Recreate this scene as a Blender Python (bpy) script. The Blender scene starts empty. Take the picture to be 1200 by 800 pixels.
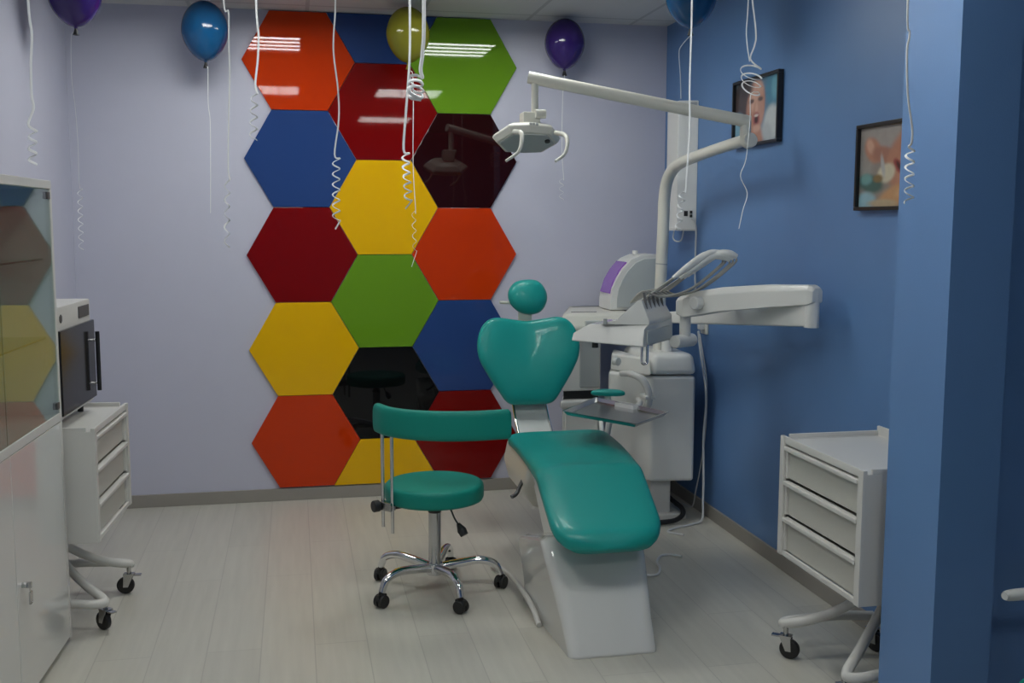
import bpy, bmesh, math, random
from mathutils import Vector, Matrix, Euler
random.seed(7)
C = bpy.context.scene.collection
PI = math.pi
R = math.radians

# ------------------------------------------------------------------ materials
def new_mat(name):
    m = bpy.data.materials.new(name); m.use_nodes = True
    nt = m.node_tree
    return m, nt, nt.nodes['Principled BSDF']

def lin(c):
    return tuple((x / 12.92 if x <= .04045 else ((x + .055) / 1.055) ** 2.4) for x in c)

def srgb(r, g, b):
    return lin((r / 255, g / 255, b / 255)) + (1,)

def pmat(name, col, rough=.5, metal=0, coat=0, noise=.04, nscale=8, bump=0, bscale=200, spec=.5, **kw):
    m, nt, p = new_mat(name)
    tc = nt.nodes.new('ShaderNodeTexCoord')
    nz = nt.nodes.new('ShaderNodeTexNoise'); nz.inputs['Scale'].default_value = nscale
    nz.inputs['Detail'].default_value = 3
    nt.links.new(tc.outputs['Object'], nz.inputs['Vector'])
    mr = nt.nodes.new('ShaderNodeMapRange')
    mr.inputs['To Min'].default_value = 1 - noise; mr.inputs['To Max'].default_value = 1 + noise
    nt.links.new(nz.outputs['Fac'], mr.inputs['Value'])
    hv = nt.nodes.new('ShaderNodeHueSaturation'); hv.inputs['Color'].default_value = col
    nt.links.new(mr.outputs[0], hv.inputs['Value'])
    nt.links.new(hv.outputs[0], p.inputs['Base Color'])
    p.inputs['Roughness'].default_value = rough; p.inputs['Metallic'].default_value = metal
    p.inputs['Coat Weight'].default_value = coat; p.inputs['Coat Roughness'].default_value = .05
    p.inputs['Specular IOR Level'].default_value = spec
    for k, v in kw.items():
        p.inputs[k].default_value = v
    if bump:
        n2 = nt.nodes.new('ShaderNodeTexNoise'); n2.inputs['Scale'].default_value = bscale
        nt.links.new(tc.outputs['Object'], n2.inputs['Vector'])
        b = nt.nodes.new('ShaderNodeBump'); b.inputs['Strength'].default_value = bump; b.inputs['Distance'].default_value = .002
        nt.links.new(n2.outputs['Fac'], b.inputs['Height']); nt.links.new(b.outputs[0], p.inputs['Normal'])
    return m

def rgba(r, g, b): return (r, g, b, 1)

M = {}
M['wall_lilac'] = pmat('lilac_paint', rgba(.54, .545, .65), .55, bump=.15, noise=.02)
M['wall_blue'] = pmat('blue_paint', rgba(.115, .235, .47), .42, bump=.15, noise=.03)
M['skirting'] = pmat('skirting_beige', rgba(.30, .28, .25), .5)
M['white_plastic'] = pmat('white_plastic', rgba(.75, .75, .72), .3, noise=.02)
M['white_gloss'] = pmat('white_gloss', rgba(.66, .66, .64), .12, coat=.5, noise=.01)
M['white_metal'] = pmat('white_powder_coat', rgba(.64, .63, .60), .38, noise=.02)
M['cream_panel'] = pmat('cream_drawer_panel', rgba(.52, .51, .46), .45, noise=.02)
M['warm_white'] = pmat('warm_white_plastic', rgba(.68, .67, .60), .3, noise=.02)
M['gray_plastic'] = pmat('gray_plastic', rgba(.38, .40, .40), .4)
M['pale_gray'] = pmat('pale_gray_plastic', rgba(.50, .53, .52), .35)
M['dark_gray'] = pmat('dark_gray_plastic', rgba(.07, .07, .075), .45)
M['black'] = pmat('black_rubber', rgba(.012, .012, .013), .45)
M['black_gloss'] = pmat('black_door_glass', rgba(.022, .022, .024), .12, coat=0, spec=.12)
M['chrome'] = pmat('chrome', rgba(.75, .75, .76), .12, metal=1, noise=.01)
M['steel'] = pmat('brushed_steel', rgba(.55, .55, .55), .2, metal=1, noise=.05)
M['teal'] = pmat('teal_vinyl', rgba(.006, .29, .262), .40, spec=.35, coat=.12, noise=.03, bump=.05, bscale=400)
M['teal_dull'] = pmat('teal_stool_vinyl', rgba(.005, .235, .185), .5, spec=.25, coat=.03, noise=.03, bump=.05, bscale=400)
M['purple_window'] = pmat('purple_acrylic', rgba(.27, .085, .52), .15, coat=.5)
M['whip_white'] = pmat('whip_white', rgba(.80, .80, .76), .35)
M['handpiece'] = pmat('handpiece_gray', rgba(.16, .16, .16), .35)
M['hose_gray'] = pmat('hose_gray', rgba(.36, .35, .31), .4)
M['ribbon'] = pmat('white_ribbon', rgba(.85, .86, .86), .3, noise=.02)
M['cable_white'] = pmat('white_cable', rgba(.62, .63, .63), .4)
M['frame_black'] = pmat('frame_black', rgba(.01, .01, .012), .35)
M['tube'] = None

for nm, col in dict(orange=(.54, .038, .003), red=(.18, .003, .003), blue=(.023, .058, .20), yellow=(.78, .44, .003),
                    green=(.13, .285, .014), maroon=(.018, .0025, .003), black=(.003, .003, .0035)).items():
    M['hex_' + nm] = pmat('panel_' + nm, rgba(*col), .028, coat=.0, noise=.02, nscale=3, spec=.30)

def balloon_mat(name, col, alpha_t):
    m, nt, p = new_mat(name)
    p.inputs['Base Color'].default_value = col; p.inputs['Roughness'].default_value = .16
    p.inputs['Coat Weight'].default_value = .4
    tr = nt.nodes.new('ShaderNodeBsdfTranslucent'); tr.inputs[0].default_value = col
    mx = nt.nodes.new('ShaderNodeMixShader'); mx.inputs[0].default_value = alpha_t
    out = nt.nodes['Material Output']
    nt.links.new(p.outputs[0], mx.inputs[1]); nt.links.new(tr.outputs[0], mx.inputs[2])
    # latex density varies a little over the skin
    tc = nt.nodes.new('ShaderNodeTexCoord'); nz = nt.nodes.new('ShaderNodeTexNoise'); nz.inputs['Scale'].default_value = 6
    nt.links.new(tc.outputs['Object'], nz.inputs['Vector'])
    mr = nt.nodes.new('ShaderNodeMapRange'); mr.inputs['To Min'].default_value = .92; mr.inputs['To Max'].default_value = 1.08
    hv = nt.nodes.new('ShaderNodeHueSaturation'); hv.inputs['Color'].default_value = col
    nt.links.new(nz.outputs['Fac'], mr.inputs['Value']); nt.links.new(mr.outputs[0], hv.inputs['Value'])
    nt.links.new(hv.outputs[0], p.inputs['Base Color'])
    nt.links.new(mx.outputs[0], out.inputs['Surface'])
    return m
M['balloon_purple'] = balloon_mat('latex_purple', rgba(.04, .014, .17), .22)
M['balloon_blue'] = balloon_mat('latex_blue', rgba(.009, .11, .29), .25)
M['balloon_yellow'] = balloon_mat('latex_yellow', rgba(.30, .29, .025), .4)

def glass_mat(name, tint, ior=1.5):
    m, nt, p = new_mat(name); nt.nodes.remove(p)
    tc = nt.nodes.new('ShaderNodeTexCoord'); nz = nt.nodes.new('ShaderNodeTexNoise'); nz.inputs['Scale'].default_value = 2
    nt.links.new(tc.outputs['Object'], nz.inputs['Vector'])
    mr = nt.nodes.new('ShaderNodeMapRange'); mr.inputs['To Min'].default_value = .015; mr.inputs['To Max'].default_value = .03
    nt.links.new(nz.outputs['Fac'], mr.inputs['Value'])
    lw = nt.nodes.new('ShaderNodeLayerWeight'); lw.inputs[0].default_value = .5
    pw = nt.nodes.new('ShaderNodeMath'); pw.operation = 'POWER'; pw.inputs[1].default_value = 5.0
    nt.links.new(lw.outputs['Facing'], pw.inputs[0])
    fr = nt.nodes.new('ShaderNodeMapRange'); fr.inputs['To Min'].default_value = (ior - 1) ** 2 / (ior + 1) ** 2
    nt.links.new(pw.outputs[0], fr.inputs['Value'])
    t = nt.nodes.new('ShaderNodeBsdfTransparent'); t.inputs[0].default_value = tint
    g = nt.nodes.new('ShaderNodeBsdfGlossy'); nt.links.new(mr.outputs[0], g.inputs['Roughness'])
    g.inputs['Color'].default_value = (.9, .95, .93, 1)
    mx = nt.nodes.new('ShaderNodeMixShader')
    nt.links.new(fr.outputs[0], mx.inputs[0]); nt.links.new(t.outputs[0], mx.inputs[1]); nt.links.new(g.outputs[0], mx.inputs[2])
    nt.links.new(mx.outputs[0], nt.nodes['Material Output'].inputs['Surface'])
    return m
M['glass'] = glass_mat('cabinet_glass', (.80, .86, .84, 1), 1.6)
M['green_glass'] = glass_mat('green_bowl_glass', (.62, .78, .72, 1), 1.5)

def emit_mat(name, col, s):
    m, nt, p = new_mat(name); nt.nodes.remove(p)
    e = nt.nodes.new('ShaderNodeEmission'); e.inputs[0].default_value = col; e.inputs[1].default_value = s
    nt.links.new(e.outputs[0], nt.nodes['Material Output'].inputs['Surface'])
    return m
LIGHT = 37.0
M['tube'] = emit_mat('fluorescent_tube', (.975, 1.0, .965, 1), LIGHT)

def floor_mat():
    m, nt, p = new_mat('whitewashed_laminate')
    tc = nt.nodes.new('ShaderNodeTexCoord')
    mp = nt.nodes.new('ShaderNodeMapping'); mp.inputs['Rotation'].default_value = (0, 0, R(90))
    nt.links.new(tc.outputs['Object'], mp.inputs['Vector'])
    br = nt.nodes.new('ShaderNodeTexBrick')
    br.offset = .37; br.inputs['Scale'].default_value = 1
    br.inputs['Brick Width'].default_value = 1.28; br.inputs['Row Height'].default_value = .193
    br.inputs['Mortar Size'].default_value = .0022; br.inputs['Mortar Smooth'].default_value = .3
    br.inputs['Color1'].default_value = (.56, .54, .475, 1); br.inputs['Color2'].default_value = (.515, .497, .437, 1)
    br.inputs['Mortar'].default_value = (.44, .42, .375, 1)
    nt.links.new(mp.outputs[0], br.inputs['Vector'])
    m2 = nt.nodes.new('ShaderNodeMapping'); m2.inputs['Scale'].default_value = (22, 1.6, 1)
    nt.links.new(tc.outputs['Object'], m2.inputs['Vector'])
    nz = nt.nodes.new('ShaderNodeTexNoise'); nz.inputs['Scale'].default_value = 1.5; nz.inputs['Detail'].default_value = 6
    nt.links.new(m2.outputs[0], nz.inputs['Vector'])
    mr = nt.nodes.new('ShaderNodeMapRange'); mr.inputs['To Min'].default_value = .88; mr.inputs['To Max'].default_value = 1.12
    nt.links.new(nz.outputs['Fac'], mr.inputs['Value'])
    hv = nt.nodes.new('ShaderNodeHueSaturation')
    nt.links.new(br.outputs['Color'], hv.inputs['Color']); nt.links.new(mr.outputs[0], hv.inputs['Value'])
    nt.links.new(hv.outputs[0], p.inputs['Base Color'])
    p.inputs['Roughness'].default_value = .33
    b = nt.nodes.new('ShaderNodeBump'); b.inputs['Strength'].default_value = .25; b.inputs['Distance'].default_value = .001
    nt.links.new(br.outputs['Fac'], b.inputs['Height']); b.invert = True
    nt.links.new(b.outputs[0], p.inputs['Normal'])
    return m
M['floor'] = floor_mat()

def ceiling_mat():
    m, nt, p = new_mat('mineral_fibre_tiles')
    tc = nt.nodes.new('ShaderNodeTexCoord')
    mp = nt.nodes.new('ShaderNodeMapping'); mp.inputs['Location'].default_value = (-.05, .745, 0)
    nt.links.new(tc.outputs['Object'], mp.inputs['Vector'])
    br = nt.nodes.new('ShaderNodeTexBrick'); br.offset = 0; br.inputs['Scale'].default_value = 1
    br.inputs['Brick Width'].default_value = .605; br.inputs['Row Height'].default_value = .605
    br.inputs['Mortar Size'].default_value = .011; br.inputs['Mortar Smooth'].default_value = .1
    br.inputs['Color1'].default_value = (.62, .62, .60, 1); br.inputs['Color2'].default_value = (.60, .60, .585, 1)
    br.inputs['Mortar'].default_value = (.47, .47, .46, 1)
    nt.links.new(mp.outputs[0], br.inputs['Vector'])
    nt.links.new(br.outputs['Color'], p.inputs['Base Color'])
    p.inputs['Roughness'].default_value = .9
    nz = nt.nodes.new('ShaderNodeTexNoise'); nz.inputs['Scale'].default_value = 90
    nt.links.new(tc.outputs['Object'], nz.inputs['Vector'])
    b = nt.nodes.new('ShaderNodeBump'); b.inputs['Strength'].default_value = .2; b.inputs['Distance'].default_value = .003
    nt.links.new(nz.outputs['Fac'], b.inputs['Height']); nt.links.new(b.outputs[0], p.inputs['Normal'])
    return m
M['ceiling'] = ceiling_mat()
# ------------------------------------------------------------------ geometry helpers
def catmull(pts, n=8):
    pts = [Vector(p) for p in pts]
    if len(pts) < 3: return pts
    P = [pts[0] * 2 - pts[1]] + pts + [pts[-1] * 2 - pts[-2]]
    out = []
    for i in range(1, len(P) - 2):
        for k in range(n):
            t = k / n
            a, b, c, d = P[i - 1], P[i], P[i + 1], P[i + 2]
            out.append(.5 * ((2 * b) + (-a + c) * t + (2 * a - 5 * b + 4 * c - d) * t * t + (-a + 3 * b - 3 * c + d) * t ** 3))
    out.append(pts[-1])
    return out

class MB:
    def __init__(s): s.bm = bmesh.new()
    def _add(s, tmp, mat=None):
        if mat is not None: bmesh.ops.transform(tmp, matrix=mat, verts=tmp.verts)
        me = bpy.data.meshes.new('tmp'); tmp.to_mesh(me); tmp.free()
        s.bm.from_mesh(me); bpy.data.meshes.remove(me)
    def box(s, x0, x1, y0, y1, z0, z1, bev=0, seg=2, mat=None):
        t = bmesh.new(); bmesh.ops.create_cube(t, size=1)
        bmesh.ops.scale(t, vec=(x1 - x0, y1 - y0, z1 - z0), verts=t.verts)
        if bev: bmesh.ops.bevel(t, geom=list(t.edges), offset=bev, segments=seg, affect='EDGES', profile=.5)
        bmesh.ops.translate(t, vec=((x0 + x1) / 2, (y0 + y1) / 2, (z0 + z1) / 2), verts=t.verts)
        s._add(t, mat); return s
    def prism(s, poly, z0, z1, bev=0, seg=2, mat=None, top=None):
        t = bmesh.new()
        a = [t.verts.new((x, y, z0)) for x, y in poly]
        b = [t.verts.new((x, y, z1)) for x, y in (top or poly)]
        t.faces.new(list(reversed(a))); t.faces.new(b)
        n = len(poly)
        for i in range(n): t.faces.new((a[i], a[(i + 1) % n], b[(i + 1) % n], b[i]))
        bmesh.ops.recalc_face_normals(t, faces=t.faces)
        if bev: bmesh.ops.bevel(t, geom=list(t.edges), offset=bev, segments=seg, affect='EDGES', profile=.5)
        s._add(t, mat); return s
    def tube(s, pts, r, seg=12, n=8, smooth=True, flat=None, close=False):
        """sweep a circle (or an ellipse r x flat) along a smoothed path"""
        m = len(pts)
        rs = list(r) if isinstance(r, (list, tuple)) else [r] * m
        path = catmull(pts, n) if smooth and m > 2 else [Vector(p) for p in pts]
        L = len(path)
        def rad(i):
            u = i / max(1, L - 1) * (m - 1); k = min(int(u), m - 2) if m > 1 else 0
            return rs[k] + (rs[k + 1] - rs[k]) * (u - k)
        bm = s.bm; rings = []
        T = (path[1] - path[0]).normalized()
        N = T.orthogonal().normalized()
        if abs(T.z) > .5:
            N = Vector((1, 0, 0)) - T * T.x; N.normalize()
        for i, p in enumerate(path):
            if i == 0: T2 = (path[1] - path[0])
            elif i == L - 1: T2 = (path[-1] - path[-2])
            else: T2 = path[i + 1] - path[i - 1]
            if T2.length < 1e-9: T2 = T
            T2 = T2.normalized()
            q = T.rotation_difference(T2); N = (q @ N).normalized(); T = T2
            B = T.cross(N)
            rr = rad(i); r2 = flat if flat else rr
            rings.append([bm.verts.new(p + N * (rr * math.cos(2 * PI * k / seg)) + B * (r2 * math.sin(2 * PI * k / seg))) for k in range(seg)])
        for a, b in zip(rings, rings[1:]):
            for k in range(seg): bm.faces.new((a[k], a[(k + 1) % seg], b[(k + 1) % seg], b[k]))
        bm.faces.new(list(reversed(rings[0]))); bm.faces.new(rings[-1])
        return s
    def cyl(s, a, b, r, seg=24, r2=None, bev=0):
        a, b = Vector(a), Vector(b); d = b - a
        t = bmesh.new()
        bmesh.ops.create_cone(t, cap_ends=True, segments=seg, radius1=r, radius2=r if r2 is None else r2, depth=d.length)
        if bev:
            es = [e for e in t.edges if abs(e.verts[0].co.z - e.verts[1].co.z) < 1e-6]
            bmesh.ops.bevel(t, geom=es, offset=bev, segments=3, affect='EDGES', profile=.5)
        mat = Matrix.Translation((a + b) / 2) @ Vector((0, 0, 1)).rotation_difference(d.normalized()).to_matrix().to_4x4()
        s._add(t, mat); return s
    def lathe(s, prof, mat=None, seg=40):
        """prof: list of (r, z); r==0 closes"""
        t = bmesh.new(); rings = []
        for r, z in prof:
            if r <= 1e-6: rings.append([t.verts.new((0, 0, z))])
            else: rings.append([t.verts.new((r * math.cos(2 * PI * k / seg), r * math.sin(2 * PI * k / seg), z)) for k in range(seg)])
        for a, b in zip(rings, rings[1:]):
            for k in range(seg):
                k2 = (k + 1) % seg
                if len(a) == 1 and len(b) == 1: continue
                if len(a) == 1: t.faces.new((a[0], b[k2], b[k]))
                elif len(b) == 1: t.faces.new((a[k], a[k2], b[0]))
                else: t.faces.new((a[k], a[k2], b[k2], b[k]))
        bmesh.ops.recalc_face_normals(t, faces=t.faces)
        s._add(t, mat); return s
    def loft(s, secs, mat=None, bev=0, seg=2):
        """secs: list of equally long closed rings of 3D points"""
        t = bmesh.new()
        rings = [[t.verts.new(p) for p in ring] for ring in secs]
        n = len(rings[0])
        for a, b in zip(rings, rings[1:]):
            for k in range(n): t.faces.new((a[k], a[(k + 1) % n], b[(k + 1) % n], b[k]))
        t.faces.new(list(reversed(rings[0]))); t.faces.new(rings[-1])
        bmesh.ops.recalc_face_normals(t, faces=t.faces)
        if bev: bmesh.ops.bevel(t, geom=list(t.edges), offset=bev, segments=seg, affect='EDGES', profile=.5)
        s._add(t, mat); return s
    def cushion(s, outline, O, U, V, N, front, back, p=3.0, rings=9, curve=None):
        """puffed pad from a star-shaped outline in the U,V plane"""
        O, U, V, N = Vector(O), Vector(U), Vector(V), Vector(N)
        t = bmesh.new()
        def P(u, v, n):
            c = curve(u, v) if curve else 0
            return O + U * u + V * v + N * (n + c)
        n = len(outline); R_ = []
        for side, T in ((1, front), (-1, back)):
            for k in range(rings):
                a = k / (rings - 1) * PI / 2 * .985
                sc = math.cos(a) ** (2 / p) if side else 1
                h = math.sin(a) ** (2 / p)
                R_.append((side, sc, side * T * h))
        fr = [r for r in R_ if r[0] == 1]; bk = [r for r in R_ if r[0] == -1][1:]
        order = list(reversed(bk)) + fr
        rr = [[t.verts.new(P(u * sc, v * sc, h)) for u, v in outline] for _, sc, h in order]
        for a, b in zip(rr, rr[1:]):
            for k in range(n): t.faces.new((a[k], a[(k + 1) % n], b[(k + 1) % n], b[k]))
        for ring, flip, h in ((rr[0], True, -back), (rr[-1], False, front)):
            c = t.verts.new(P(0, 0, h))
            for k in range(n): t.faces.new((ring[k], ring[(k + 1) % n], c))
        bmesh.ops.recalc_face_normals(t, faces=t.faces)
        s._add(t); return s

def smooth_outline(pts, n=6):
    P = [Vector((x, y, 0)) for x, y in pts]; m = len(P); out = []
    for i in range(m):
        a, b, c, d = P[i - 1], P[i], P[(i + 1) % m], P[(i + 2) % m]
        for k in range(n):
            t = k / n
            q = .5 * ((2 * b) + (-a + c) * t + (2 * a - 5 * b + 4 * c - d) * t * t + (-a + 3 * b - 3 * c + d) * t ** 3)
            out.append((q.x, q.y))
    return out

def thing(name, label, cat, loc=(0, 0, 0), rz=0, group=None):
    o = bpy.data.objects.new(name, None); C.objects.link(o)
    o.location = loc; o.rotation_euler = (0, 0, rz); o.empty_display_size = .1
    o['label'] = label; o['category'] = cat
    if group: o['group'] = group
    return o

def obj(name, mb, mat, parent=None, label=None, world=None, angle=35):
    """link one mesh object; world = root empty whose location the (world) coordinates are relative to"""
    me = bpy.data.meshes.new(name)
    if world is not None:
        bmesh.ops.translate(mb.bm, vec=-Vector(world.location), verts=mb.bm.verts)
    mb.bm.to_mesh(me); mb.bm.free()
    for p in me.polygons: p.use_smooth = True
    me.set_sharp_from_angle(angle=R(angle))
    for mm in (mat if isinstance(mat, list) else [mat]): me.materials.append(mm)
    o = bpy.data.objects.new(name, me); C.objects.link(o)
    wn_ = o.modifiers.new('weighted', 'WEIGHTED_NORMAL'); wn_.keep_sharp = True; wn_.weight = 80
    if parent is not None: o.parent = parent
    if label: o['label'] = label
    return o

def tag(o, label, cat, group=None):
    o['label'] = label; o['category'] = cat
    if group: o['group'] = group
    return o

def solo(name, mb, mat, label, cat, group=None, loc=None, **k):
    """a thing that is a single mesh, origin at loc"""
    if loc is not None: bmesh.ops.translate(mb.bm, vec=-Vector(loc), verts=mb.bm.verts)
    o = obj(name, mb, mat, **k)
    if loc is not None: o.location = loc
    return tag(o, label, cat, group)

def struct(name, mb, mat, **k):
    o = obj(name, mb, mat, **k); o['kind'] = 'structure'; return o

def dup(root, loc, rz, label, group=None):
    r = root.copy(); C.objects.link(r); r.location = loc; r.rotation_euler = (0, 0, rz); r['label'] = label
    if group: r['group'] = group
    for ch in list(root.children):
        c = ch.copy(); C.objects.link(c); c.parent = r
        for g in list(ch.children):
            d = g.copy(); C.objects.link(d); d.parent = c
    return r

# ------------------------------------------------------------------ the room
H = 2.68; XL, XR = -1.18, 2.09; YB = .018; YF = -7.6; XE = 4.0
struct('floor', MB().box(XL - .12, XE + .12, YF - .12, YB + .12, -.08, 0), M['floor'])
struct('ceiling', MB().box(XL - .12, XE + .12, YF - .12, YB + .12, H, H + .08), M['ceiling'])
struct('wall_back', MB().box(XL - .12, XR + .12, YB, YB + .12, 0, H), M['wall_lilac'])
struct('wall_left', MB().box(XL - .12, XL, YF - .12, YB, 0, H), M['wall_lilac'])
struct('wall_right', MB().box(XR, XR + .12, -3.08, YB, 0, H), M['wall_blue'])
struct('wall_partition', MB().box(1.885, XE + .12, -3.2, -3.08, 0, H), M['wall_blue'])
struct('pillar_right', MB().box(1.70, 1.885, -3.345, -3.08, 0, H), M['wall_blue'])
struct('wall_front', MB().box(XL - .12, XE + .12, YF - .12, YF, 0, H), M['wall_blue'])
struct('wall_east', MB().box(XE, XE + .12, YF, -3.2, 0, H), M['wall_blue'])
struct('baseboard_back', MB().box(XL, XR, YB - .014, YB, 0, .07, .003), M['skirting'])
struct('baseboard_right', MB().box(XR - .014, XR, -3.08, YB - .014, 0, .07, .003), M['skirting'])
struct('baseboard_left', MB().box(XL, XL + .014, YF, YB - .014, 0, .07, .003), M['skirting'])

# ceiling troffers ----------------------------------------------------------
def troffer(label, x, y):
    t = thing('ceiling_light', label, 'ceiling light', (x, y, H), 0, 'louvred ceiling lights')
    f = MB(); w = .295
    f.box(-w, w, -w, -w + .02, -.014, 0).box(-w, w, w - .02, w, -.014, 0)
    f.box(-w, -w + .02, -w + .02, w - .02, -.014, 0).box(w - .02, w, -w + .02, w - .02, -.014, 0)
    f.box(-w + .02, w - .02, -w + .02, w - .02, -.004, 0)
    obj('light_frame', f, M['white_metal'], t)
    for k in range(4):
        yy = -.207 + .138 * k
        obj('tube', MB().box(-.27, .27, yy - .0205, yy + .0205, -.012, -.006), M['tube'], t)
    lv = MB()
    for k in range(5):
        yy = -.276 + .138 * k
        lv.box(-.275, .275, yy - .004, yy + .004, -.016, -.004)
    obj('louvre', lv, M['white_metal'], t)
    return t
troffer('square louvred ceiling light on the left, near the hexagon wall', -.2525, -1.05)
troffer('square louvred ceiling light on the right, near the hexagon wall', .9575, -1.05)
troffer('square louvred ceiling light on the left, over the middle of the room', -.2525, -3.465)
troffer('square louvred ceiling light on the right, over the middle of the room', .9575, -3.465)
troffer('square louvred ceiling light behind the viewer, near the entrance', .9575, -5.885)

# hexagon panels -------------------------------------------------------------
S = .52; HR = S / math.sqrt(3); Z0 = .076
def hexpanel(u, zc, col, label, clip=None):
    pts = [(HR * math.cos(R(60 * k)), HR * math.sin(R(60 * k))) for k in range(6)]
    if clip == 'low': pts = [p for p in pts if p[1] > -1e-6 and True]      # upper half only
    if clip == 'high': pts = [p for p in pts if p[1] < 1e-6]
    g = .0015
    pts = [(x * (1 - g / HR), y * (1 - g / HR)) for x, y in pts]
    mb = MB().prism(pts, 0, .018, .0015, 2)
    o = obj('hexagon_panel', mb, M['hex_' + col], angle=15)
    o.location = (u, YB, zc); o.rotation_euler = (R(90), 0, 0)
    tag(o, label, 'wall panel', 'coloured hexagon wall panels')
for k, (c, l) in enumerate([
    ('orange', 'orange hexagon wall panel at the top of the left column, touching the ceiling'),
    ('blue', 'blue hexagon wall panel in the left column, between an orange and a dark red one'),
    ('red', 'dark red hexagon wall panel in the left column, above a yellow one'),
    ('yellow', 'yellow hexagon wall panel in the left column, above the lowest orange one'),
    ('orange', 'orange hexagon wall panel at the bottom left, touching the baseboard')]):
    hexpanel(0, Z0 + (4.5 - k) * S, c, l)
for k, (c, l, cl) in enumerate([
    ('blue', 'half hexagon blue wall panel cut by the ceiling, behind the yellow balloon', 'high'),
    ('red', 'dark red hexagon wall panel in the middle column below the half blue one', None),
    ('yellow', 'yellow hexagon wall panel in the middle column, above the green one', None),
    ('green', 'green hexagon wall panel in the middle column, above the black one', None),
    ('black', 'black hexagon wall panel in the middle column behind the stool backrest', None),
    ('yellow', 'half hexagon yellow wall panel at the baseboard behind the stool', 'low')]):
    hexpanel(1.5 * HR, Z0 + (5 - k) * S, c, l, cl)
for k, (c, l) in enumerate([
    ('green', 'green hexagon wall panel at the top right, touching the ceiling'),
    ('maroon', 'very dark maroon hexagon wall panel beside the hanging lamp head'),
    ('orange', 'orange hexagon wall panel in the right column, below the maroon one'),
    ('blue', 'blue hexagon wall panel in the right column, beside the teal backrest of the dental chair'),
    ('red', 'dark red hexagon wall panel at the bottom right, just behind the stool')]):
    hexpanel(3 * HR, Z0 + (4.5 - k) * S, c, l)

# ------------------------------------------------------------------ dental chair
ch = thing('dental_chair', 'teal padded dental chair with a white glossy base in the middle of the room', 'dental chair', (1.04, -1.9, 0))
W = ch
# base shell: sloped front, narrowing upwards
def ring(cx, x0, x1, y0, y1, z, r=.05, n=5, skew=0.):
    out = []
    for (px_, py_, a0) in ((x1 - r, y1 - r, 0), (x0 + r, y1 - r, 90), (x0 + r, y0 + r, 180), (x1 - r, y0 + r, 270)):
        for k in range(n + 1):
            a = R(a0 + 90 * k / n)
            x = px_ + r * math.cos(a); y = py_ + r * math.sin(a)
            out.append((x + skew * (y - y0), y, z))
    return out
sk = -.06
base = MB().loft([[(x, y, z * (1 - .28 * max(0, min(1, (y + 2.15) / .4)))) for x, y, z in rg] for rg in [ring(0, .893, 1.226, -2.41, -1.76, .0, .035, skew=sk), ring(0, .893, 1.226, -2.415, -1.76, .012, .04, skew=sk),
                  ring(0, .889, 1.236, -2.34, -1.76, .10, .05, skew=sk), ring(0, .874, 1.248, -2.255, -1.76, .21, .05, skew=sk),
                  ring(0, .858, 1.254, -2.19, -1.76, .30, .045, skew=sk), ring(0, .852, 1.25, -2.15, -1.77, .36, .045, skew=sk),
                  ring(0, .88, 1.225, -2.10, -1.80, .38, .04, skew=sk)]])
obj('base_shell', base, M['white_gloss'], ch, world=W, angle=60)
obj('kick_rail', MB().tube([(.80, -1.36, .03), (.839, -1.62, .045), (.848, -1.86, .05), (.852, -2.0, .035), (.853, -2.09, .010)], .011, 10), M['white_metal'], ch, world=W)
# lift column + seat carrier
obj('lift_column', MB().loft([ring(0, .96, 1.20, -2.0, -1.66, .26, .05), ring(0, .95, 1.21, -1.95, -1.5, .44, .05), ring(0, .93, 1.24, -1.93, -1.3, .50, .05)]),
    M['white_plastic'], ch, world=W, angle=60)
car = MB().loft([ring(0, 1.00, 1.26, -1.38, -1.10, .27, .06), ring(0, .93, 1.33, -1.52, -1.03, .36, .08), ring(0, .915, 1.36, -1.6, -1.0, .44, .08), ring(0, .93, 1.36, -1.6, -1.02, .52, .07)])
obj('seat_carrier', car, M['warm_white'], ch, world=W, angle=60)
obj('foot_cylinder', MB().tube([(1.13, -1.24, .30), (1.12, -1.3, .18), (1.10, -1.42, .02)], .05, 14), M['white_plastic'], ch, world=W)
obj('tilt_lever', MB().tube([(.96, -1.38, .46), (.935, -1.44, .435), (.905, -1.48, .40), (.885, -1.50, .375), (.862, -1.51, .365)], .009, 10), M['dark_gray'], ch, 'dark bent lever', world=W)
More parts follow.
